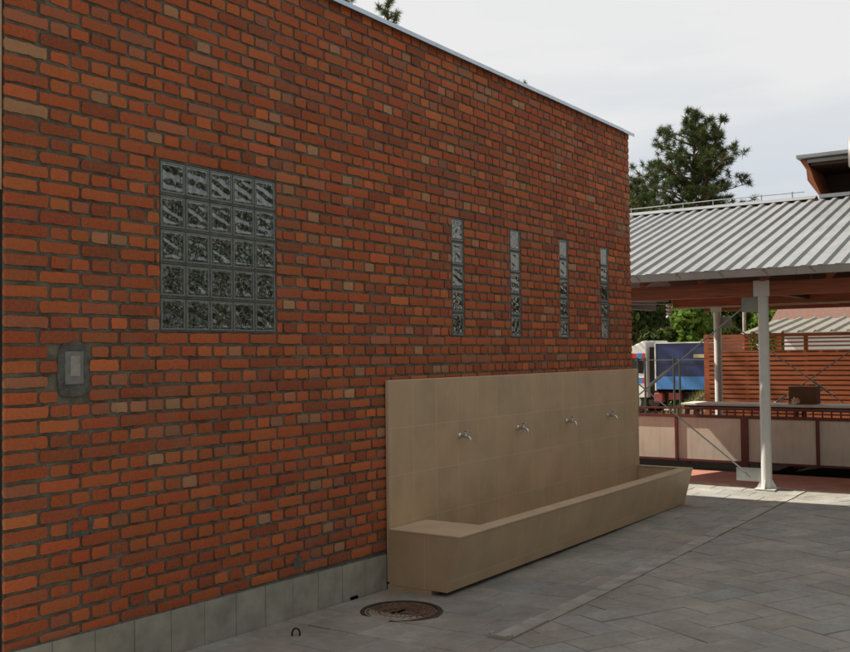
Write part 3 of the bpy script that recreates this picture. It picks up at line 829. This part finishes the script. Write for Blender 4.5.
# ================================================================== SLATTED KIOSK
kk = empty('slatted_kiosk', (0, 20, 0), 'reddish kiosk walled with horizontal wooden slats under a ribbed roof', 'kiosk')
KX0, KX1 = -2.08, 5.2
mb = MB(); z = .06
while z < 1.70:
    mb.box((KX0 + .06, 20.0, z), (KX1, 20.022, z + .068)); z += .094
mb.box((KX0 + .06, 20.0, 1.715), (KX1, 20.022, 1.765))
for zt in (1.825, 1.90, 1.975): mb.box((KX0 + .06, 20.0, zt), (KX1, 20.022, zt + .030))
mb.box((KX0 + .06, 20.0, 2.035), (KX1, 20.022, 2.085)); mb.build('front_slats', M['slat'], kk)
mb = MB(); z = .06
while z < 2.05:
    mb.box((KX0 - .022, 20.06, z), (KX0, 22.9, z + .068)); z += .094
mb.build('side_slats', M['slat'], kk)
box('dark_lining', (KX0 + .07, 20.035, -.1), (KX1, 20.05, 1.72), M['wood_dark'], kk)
for x in (KX0, -1.25, -.11, 1.03, 2.17, 3.31):
    box('upright', (x - .035, 20.023, -.1), (x + .045, 20.034 if x > KX0 else 20.06, 2.087) if x > KX0 else (x + .058, 20.06, 2.087), M['slat'], kk)
kr = ribbed('roof', -1.34, KX1 + .3, 19.93, 22.55, lambda y: 2.105 + (y - 19.95) * .128, .30, .042, M['dark_metal_roof'], kk, .64, .10)
box('roof_frame', (-1.30, 20.06, 2.03), (KX1, 20.12, 2.09), M['slat'], kk)
for x in (-1.28, 1.8, KX1 - .1): box('back_upright', (x, 22.4, -.1), (x + .08, 22.48, 2.40), M['slat'], kk)
mb = MB(); mb.tube([(-2.16, 23.0, -.05), (-2.15, 23.0, 3.6)], [.045, .04], 12)
tag(MB.build(mb, 'wooden_pole', M['pole'], smooth=True), 'weathered grey pole rising behind the left end of the slatted kiosk', 'pole')

# ================================================================== HOUSE BEHIND
hs = empty('white_house', (0, 41, 0), 'low white walled house with a dull red tiled roof behind the kiosk', 'house')
box('wall', (-5.6, 40.0, -.1), (9, 47, 2.62), M['plaster'], hs)
mb = MB(); mb.prism([(39.5, 2.62), (43.5, 4.5), (47.5, 2.62), (47.5, 2.70), (43.5, 4.62), (39.5, 2.70)], -6.1, 9.5, 0); mb.build('roof', M['roof_tile'], hs)
mb = MB(); mb.prism([(40.0, 2.6205), (43.5, 4.38), (47.0, 2.6205)], -5.6, 9.0, 0); mb.build('gable', M['plaster'], hs)
for x in (-3.5, 0, 3.5):
    f = box('window', (x, 39.975, .95), (x + 1.1, 39.999, 1.6), M['white_paint'], hs); box('pane', (x + .06, 39.965, 1.01), (x + 1.04, 39.974, 1.54), M['cab_glass'], f)

# ================================================================== TRUCK
tk = empty('tarpaulin_truck', (-5, 28, -.05), 'small truck with blue tarpaulin box and striped white cab', 'truck')
TY, TW = 27.0, 1.9; gt = -.04
bx = MB(); bx.box((-5.83, TY, .70), (-3.98, TY + TW, 1.99)); box_o = bx.build('cargo_box', M['tarp'], tk, bevel=.02)
box('cargo_roof', (-5.86, TY - .02, 1.992), (-3.97, TY + TW + .02, 2.025), M['white_paint'], box_o)
box('side_board', (-5.84, TY - .025, .70), (-3.97, TY - .002, 1.06), M['tarp_light'], box_o)
box('front_edge', (-5.875, TY - .03, .66), (-5.842, TY + .03, 1.99), M['white_paint'], box_o)
box('front_bulkhead', (-5.872, TY + .035, .66), (-5.842, TY + TW, 1.99), M['chassis'], box_o)
box('cream_stripe', (-4.75, TY - .010, 1.58), (-3.97, TY - .002, 1.68), M['cream'], box_o)
box('strap_rail', (-5.80, TY - .008, 1.40), (-3.97, TY - .002, 1.43), M['chassis'], box_o)
box('chassis', (-7.9, TY + .35, .38), (-4.05, TY + TW - .35, .62), M['chassis'], tk)
cabp = [(-7.75, .45), (-6.15, .45), (-6.15, 1.72), (-6.15, 2.06), (-6.22, 2.09), (-6.85, 1.80), (-7.35, 1.72), (-7.6, 1.2), (-7.78, 1.05)]
mb = MB(); mb.prism(cabp, TY + .04, TY + TW - .04, 1); cab_o = mb.build('cab', M['white_paint'], tk, bevel=.03)
mb = MB(); mb.prism([(-7.22, 1.62), (-7.42, 1.22), (-6.24, 1.14), (-6.20, 1.56)], TY + .025, TY + .038, 1); mb.build('side_window', M['cab_glass'], cab_o)
for z0, z1 in ((1.565, 1.72), (.86, 1.02)):
    box('stripe', (-7.0, TY + .026, z0), (-6.44, TY + .039, z1), M['red_paint'], cab_o)
    box('stripe', (-6.439, TY + .026, z0), (-6.27, TY + .039, z1), M['blue_paint'], cab_o); box('stripe', (-6.269, TY + .026, z0), (-6.18, TY + .039, z1), M['red_paint'], cab_o)
box('cab_gap', (-6.149, TY + .3, .6), (-5.90, TY + TW - .2, 1.9), M['chassis'], tk)
def wheel(x, y):
    mb = MB(); mb.lathe([(.12, -.1), (.34, -.1), (.38, -.07), (.38, .07), (.34, .1), (.12, .1)], (0, 0, 0), 24, 'x')
    mb.v = [(v[1] + x, v[0] + y, v[2] + .38 + gt - .02) for v in mb.v]; o = mb.build('wheel', M['rubber'], tk)
    r = MB(); r.lathe([(.05, -.06), (.2, -.07), (.22, -.104), (.0, -.104)], (0, 0, 0), 16, 'x'); r.v = [(v[1] + x, v[0] + y, v[2] + .38 + gt - .02) for v in r.v]; r.build('rim', M['steel'], o)
for x in (-6.55, -4.5):
    for y in (TY + .16, TY + TW - .16): wheel(x, y)
box('tool_box', (-5.5, TY + .03, .40), (-5.15, TY + .4, .60), M['dull_red'], tk, .01); box('mud_guard', (-5.95, TY + .05, .32), (-5.68, TY + .3, .60), M['dull_red'], tk, .04)

# metal fence between the yard and the truck
mf = empty('metal_fence', (-4, 24, 0), 'thin dark metal fence of paired posts before the blue truck', 'fence')
for x in (-4.82, -4.36, -3.03):
    pass
for x in (-5.32, -5.18, -4.98, -4.22, -4.07, -2.55, -2.42): 
    mb = MB(); mb.tube([(x, 24, -.1), (x, 24, 1.62)], .027, 8); mb.build('post', M['fence_metal'], mf)
for z in (.35, 1.55):
    mb = MB(); mb.tube([(-5.4, 24.0, z), (-1.5, 24.0, z)], .012, 6); mb.build('rail', M['fence_metal'], mf)
# grass bank
mb = MB(); g = random.Random(5); nx, ny = 30, 12
def bank(x, y): return -.05 + .80 * math.exp(-((x + 3.75) / .85) ** 2 - ((y - 25.6) / .75) ** 2) * (1 + .25 * noise.noise(Vector((x * 2, y * 2, 0))))
for j in range(ny + 1):
    for i in range(nx + 1):
        x = -6 + i * 7 / nx; y = 24.3 + j * 2.5 / ny; mb.v.append((x, y, bank(x, y)))
for j in range(ny):
    for i in range(nx):
        a = j * (nx + 1) + i; mb.f.append((a, a + 1, a + nx + 2, a + nx + 1)); mb.t.append((1, 1, 1))
tag(mb.build('bank', M['soil'], smooth=True), kind='structure')
mb = MB()
for k in range(5200):
    x = g.uniform(-5.6, .4); y = g.uniform(24.5, 26.7); z = bank(x, y)
    if z < .02 and g.random() < .75: continue
    h = g.uniform(.06, .22); a = g.uniform(0, PI); l = Vector((g.gauss(0, .05), g.gauss(0, .05), 0)); t = g.random()
    dx, dy = .013 * math.cos(a), .013 * math.sin(a)
    mb.add([(x - dx, y - dy, z - .01), (x + dx, y + dy, z - .01), (x + l.x, y + l.y, z + h)], [(0, 1, 2)], (t, t, t))
tag(mb.build('grass', M['grass'], tint=True), 'dry yellow green grass growing on the bank before the truck', 'grass', kind='stuff')

# ================================================================== TREES
def limb(mb, p, q, r0, r1, bend, g, n=5):
    p, q = Vector(p), Vector(q); pts = []; rs = []
    for i in range(n + 1):
        t = i / n; o = Vector((g.gauss(0, 1), g.gauss(0, 1), g.gauss(0, .5))) * bend * math.sin(PI * t)
        pts.append(p.lerp(q, t) + o); rs.append(r0 + (r1 - r0) * t)
    mb.tube(pts, rs, 7); return pts
def tuft(mb, c, d, g, size, n=30):
    n = int(n * 2.6)
    d = Vector(d).normalized()
    for k in range(n):
        v = Vector((g.gauss(0, 1), g.gauss(0, 1), g.gauss(0, 1))).normalized()
        v = (v + d * .4).normalized()
        o = Vector(c) + v * size * g.uniform(0, .2) + d * g.uniform(-.3, .3) * size
        L_ = size * g.uniform(.6, .85); s = v.cross(Vector((g.gauss(0, 1), g.gauss(0, 1), g.gauss(0, 1)))).normalized() * size * .04
        t = min(1, max(0, g.gauss(.42, .2) + .25 * v.z))
        mb.add([o - s, o + s, o + v * L_], [(0, 1, 2)], (t, t, t))
def pine_tree(name, base, leaders, label, seed, branches, spread, tuft_size, group=None, zlow=.45, per=6):
    g = random.Random(seed); B = Vector(base)
    e = empty(name, base, label, 'tree', group)
    tr = MB(); cr = MB()
    for li, (tip, frac) in enumerate(leaders):
        T = Vector(tip); H = T.z - B.z
        st = B if li == 0 else B + (Vector(leaders[0][0]) - B) * .55
        pts = limb(tr, st, T, .13 if li == 0 else .11, .02, .05, g, 8)
        tuft(cr, T, (0, 0, 1), g, tuft_size, 46)
        nb = int(branches * frac)
        for k in range(nb):
            t = zlow + (1 - zlow) * (k + g.random()) / nb
            z = B.z + H * t
            if li and z < st.z: continue
            s = (z - st.z) / max(.01, T.z - st.z); c = st.lerp(T, s)
            a = k * 2.4 + g.uniform(-.5, .5); Lb = spread(t, a, g)
            if li: Lb *= .6
            up = .30 + .25 * t
            q = c + Vector((math.cos(a) * Lb, math.sin(a) * Lb, Lb * up * g.uniform(.6, 1.2)))
            bp = limb(tr, c, q, .035 + .02 * (1 - t), .008, .04 * Lb, g, 5)
            tuft(cr, q, q - c, g, tuft_size * g.uniform(.85, 1.2), 34)
            nt_ = max(1, int(per * Lb))
            for m_ in range(nt_):
                u = g.uniform(.35, 1.0); b0 = bp[min(5, int(u * 5))]
                off = Vector((g.gauss(0, 1), g.gauss(0, 1), g.uniform(.0, 1.2))) * .22 * (Lb ** .5)
                p1 = b0 + off; tr.tube([b0, p1], [.009, .005], 5)
                tuft(cr, p1, off + Vector((0, 0, .25)) + (q - c).normalized() * .3, g, tuft_size * g.uniform(.7, 1.15), 26)
    tr.build('trunk', M['bark'], e); cr.build('crown', M['pine'], e, tint=True)
    return e
def spr(t, a, g):
    L_ = 2.2 * min(1, (1 - t) / .30) ** .75
    if math.cos(a) < 0: L_ *= 1.15
    return max(.25, L_ * g.uniform(.55, 1.1))
pine_tree('pine_tree', (-6.9, 32, -.1), [((-6.25, 32, 9.55), 1.0), ((-5.3, 31.7, 9.25), .5)], 'tall open crowned pine rising behind the ribbed roof', 11, 60, spr, .25, None, .40, 9)
def spr3(t, a, g): return max(.3, 1.9 * min(1, (1 - t) / .35) ** .7 * g.uniform(.6, 1.1))
pine_tree('pine_tree', (-8.9, 33, -.1), [((-8.75, 33, 7.75), 1.0)], 'shorter dense pine between the brick wall corner and the tall pine', 17, 60, spr3, .25, None, .45, 8)
def spr2(t, a, g): return max(.2, 1.9 * (1.02 - t) ** .7 * g.uniform(.7, 1.1))
for i, (b, tip, lb) in enumerate((((-9.4, 19.2, -.1), (-10.02, 19.95, 10.55), 'pine whose upper tufts stand out clearly above the coping, largest of the three tips'),
                              ((-9.8, 17.6, -.1), (-9.95, 18.05, 10.75), 'leftmost pine tip cut by the upper photo edge above the coping'),
                              ((-10.0, 26.2, -.1), (-10.0, 26.85, 10.02), 'single tiny pine tip above the middle of the coping'))):
    pine_tree('pine_tree', b, [(tip, 1.0)], lb, 30 + i, 40, spr2, .20, 'pines behind the brick building', .5, 4)
def leafy(name, base, h, rx, ry, seed, mat, label, group, n=4200, leaf=.13, zb=.25):
    g = random.Random(seed); B = Vector(base)
    e = empty(name, base, label, 'tree', group); tr = MB(); cr = MB()
    limb(tr, B, B + Vector((g.gauss(0, .2), g.gauss(0, .2), h * .7)), .16, .05, .1, g, 6)
    clumps = []
    for k in range(46):
        a = g.uniform(0, 2 * PI); u = g.random() ** .6; v = g.random()
        z = h * (zb + (1 - zb) * v); rr = math.sin(PI * min(1, .18 + .78 * v)) ** .7
        c = B + Vector((math.cos(a) * rx * rr * u, math.sin(a) * ry * rr * u, z)); clumps.append((c, g.uniform(.35, .8) * min(rx, 1.6) * .5, g.gauss(0, .16)))
        if k < 12: limb(tr, B + Vector((0, 0, h * g.uniform(.2, .6))), c, .05, .012, .1, g, 4)
    for k in range(n):
        c, r, tv = g.choice(clumps)
        d = Vector((g.gauss(0, 1), g.gauss(0, 1), g.gauss(0, .8))).normalized() * r * g.random() ** .45
        p = c + d; a = Vector((g.gauss(0, 1), g.gauss(0, 1), g.gauss(0, 1))).normalized(); b = a.cross(Vector((g.gauss(0, 1), g.gauss(0, 1), g.gauss(0, 1)))).normalized()
        s = leaf * g.uniform(.6, 1.3); t = min(1, max(0, .45 + tv + g.gauss(0, .16)))
        cr.add([p - a * s, p + b * s * .5, p + a * s, p - b * s * .5], [(0, 1, 2, 3)], (t, t, t))
    tr.build('trunk', M['bark'], e); cr.build('crown', mat, e, tint=True); return e
GR = 'bushy trees behind the truck'
LT = ['dark bushy tree at the far left behind the striped truck cab', 'dark bushy tree behind the left end of the blue truck box', 'dark bushy tree behind the right end of the blue truck box',
      'dark tree glimpsed between the two white posts', 'dark tree behind the red tiled roof', 'tall dark tree filling the gap left of the pine']
for i, (x, y, h, rx) in enumerate(((-15.2, 44, 6.2, 2.6), (-12.6, 43, 6.0, 2.4), (-10.4, 44, 5.6, 2.4), (-8.2, 48, 5.0, 2.4), (-4.4, 52, 6.0, 2.8), (-9.6, 36.0, 7.5, 1.5))):
    leafy('leafy_tree', (x, y, -.1), h, rx, rx, 50 + i, M['leaf_dark'], LT[i], GR, 7500, .2, .06)
ac = leafy('sky_blocker_tree', (11.6, -8, -.1), 5.7, 2.9, 2.6, 90, M['leaf_dark'], 'unseen broad dark tree added across the yard to block sky light', 'unseen trees added to block sky light', 9000, .2, .05)  # unseen trees, added to block sky light and darken the glass reflections
for i, (x, y, r) in enumerate(((11.2, -3.6, 2), (11.9, .8, 4), (11.3, 5.2, 1), (11.8, 9.4, 3), (9.0, -9.5, 5), (4.5, -12, .5), (0, -13, 2.2), (11.5, 13.4, 2.7), (12.0, 17.6, .4), (10.6, 21.6, 3.6), (12.2, 26, 5.1))):
    c = copy_tree(ac); c.location = (x, y, -.1); c.rotation_euler.z = r
leafy('bright_tree', (-8.3, 42.5, -.1), 4.1, 1.9, 1.6, 71, M['leaf_bright'], 'bright green sunlit tree seen beside the weathered pole', None, 4600, .13, .12)
leafy('bright_tree', (-6.4, 41.5, -.1), 3.6, 1.3, 1.2, 72, M['leaf_bright'], 'second bright green tree peeping out right of the nearer white post', None, 2600, .13, .12)
leafy('leafy_bush', (-7.9, 30.6, -.1), 3.9, 1.5, 1.0, 75, M['leaf_dark'], 'dark green bush right behind the blue truck box', None, 4600, .15, .05)
leafy('leafy_bush', (-10.2, 31.2, -.1), 4.2, 1.5, 1.0, 76, M['leaf_dark'], 'dark green bush just beside the brick wall corner above the truck cab', None, 4600, .15, .05)
leafy('leafy_bush', (-5.9, 30.2, -.1), 3.3, 1.2, .9, 77, M['leaf_bright'], 'lighter green bush between the truck box and the weathered pole', None, 3600, .14, .05)
leafy('bright_bush', (-11.2, 39.5, -.1), 2.6, 1.6, 1.0, 73, M['leaf_bright'], 'low green bush showing just above the truck cab', None, 2200, .12, .1)

# ================================================================== LIGHT
s = Vector((.94, .18, -1.0)).normalized()
sd = bpy.data.lights.new('sun', 'SUN'); sd.energy = 5; sd.angle = R(.5); sd.color = (1, .94, .84)
so = bpy.data.objects.new('sun', sd); col.objects.link(so); so.rotation_euler = s.to_track_quat('-Z', 'Y').to_euler(); so.location = (-20, 0, 25)
w = bpy.data.worlds.new('World'); scene.world = w; w.use_nodes = True; nt = w.node_tree
bg = nt.nodes['Background']; bg.inputs['Strength'].default_value = .089
sky = N(nt, 'ShaderNodeTexSky', sky_type='NISHITA'); sky.sun_disc = False
sky.sun_elevation = math.asin(-s.z); sky.sun_rotation = math.atan2(-s.x, -s.y)
tc = N(nt, 'ShaderNodeTexCoord'); mp = N(nt, 'ShaderNodeMapping'); mp.inputs['Scale'].default_value = (1.0, 1.0, 5.0); mp.inputs['Location'].default_value = (.3, .1, .12)
nt.links.new(tc.outputs['Generated'], mp.inputs['Vector'])
n1 = noise_node(nt, 2.6, 6, .55, mp.outputs[0])
sp = N(nt, 'ShaderNodeSeparateXYZ'); nt.links.new(tc.outputs['Generated'], sp.inputs[0])
# a bright bank of thin cloud to the north, clearer sky overhead and behind
bank_ = math_n(nt, 'ADD', math_n(nt, 'MULTIPLY', sp.outputs[1], 1.0), math_n(nt, 'MULTIPLY', sp.outputs[0], -.25))
bk = ramp(nt, bank_, [(.35, (0, 0, 0)), (.80, (1, 1, 1))]).outputs[0]
hz = ramp(nt, sp.outputs[2], [(.15, (0, 0, 0)), (.30, (.7, .7, .7))]).outputs[0]
cl = math_n(nt, 'ADD', ramp(nt, n1.outputs[0], [(.36, (.25, .25, .25)), (.60, (.8, .8, .8))]).outputs[0], hz, True)
cl = math_n(nt, 'MULTIPLY', cl, bk)
clear = mixc(nt, .8, sky.outputs[0], mixc(nt, bk, (4.9, 4.8, 4.65), (4.9, 5.25, 5.75)))
c = mixc(nt, cl, clear, (6.5, 6.5, 6.5))
nt.links.new(c, bg.inputs['Color'])
scene.view_settings.view_transform = 'Standard'; scene.view_settings.look = 'None'; scene.view_settings.exposure = .52; scene.view_settings.gamma = 1
scene.view_settings.use_curve_mapping = False
scene.cycles.max_bounces = 6; scene.cycles.use_denoising = True
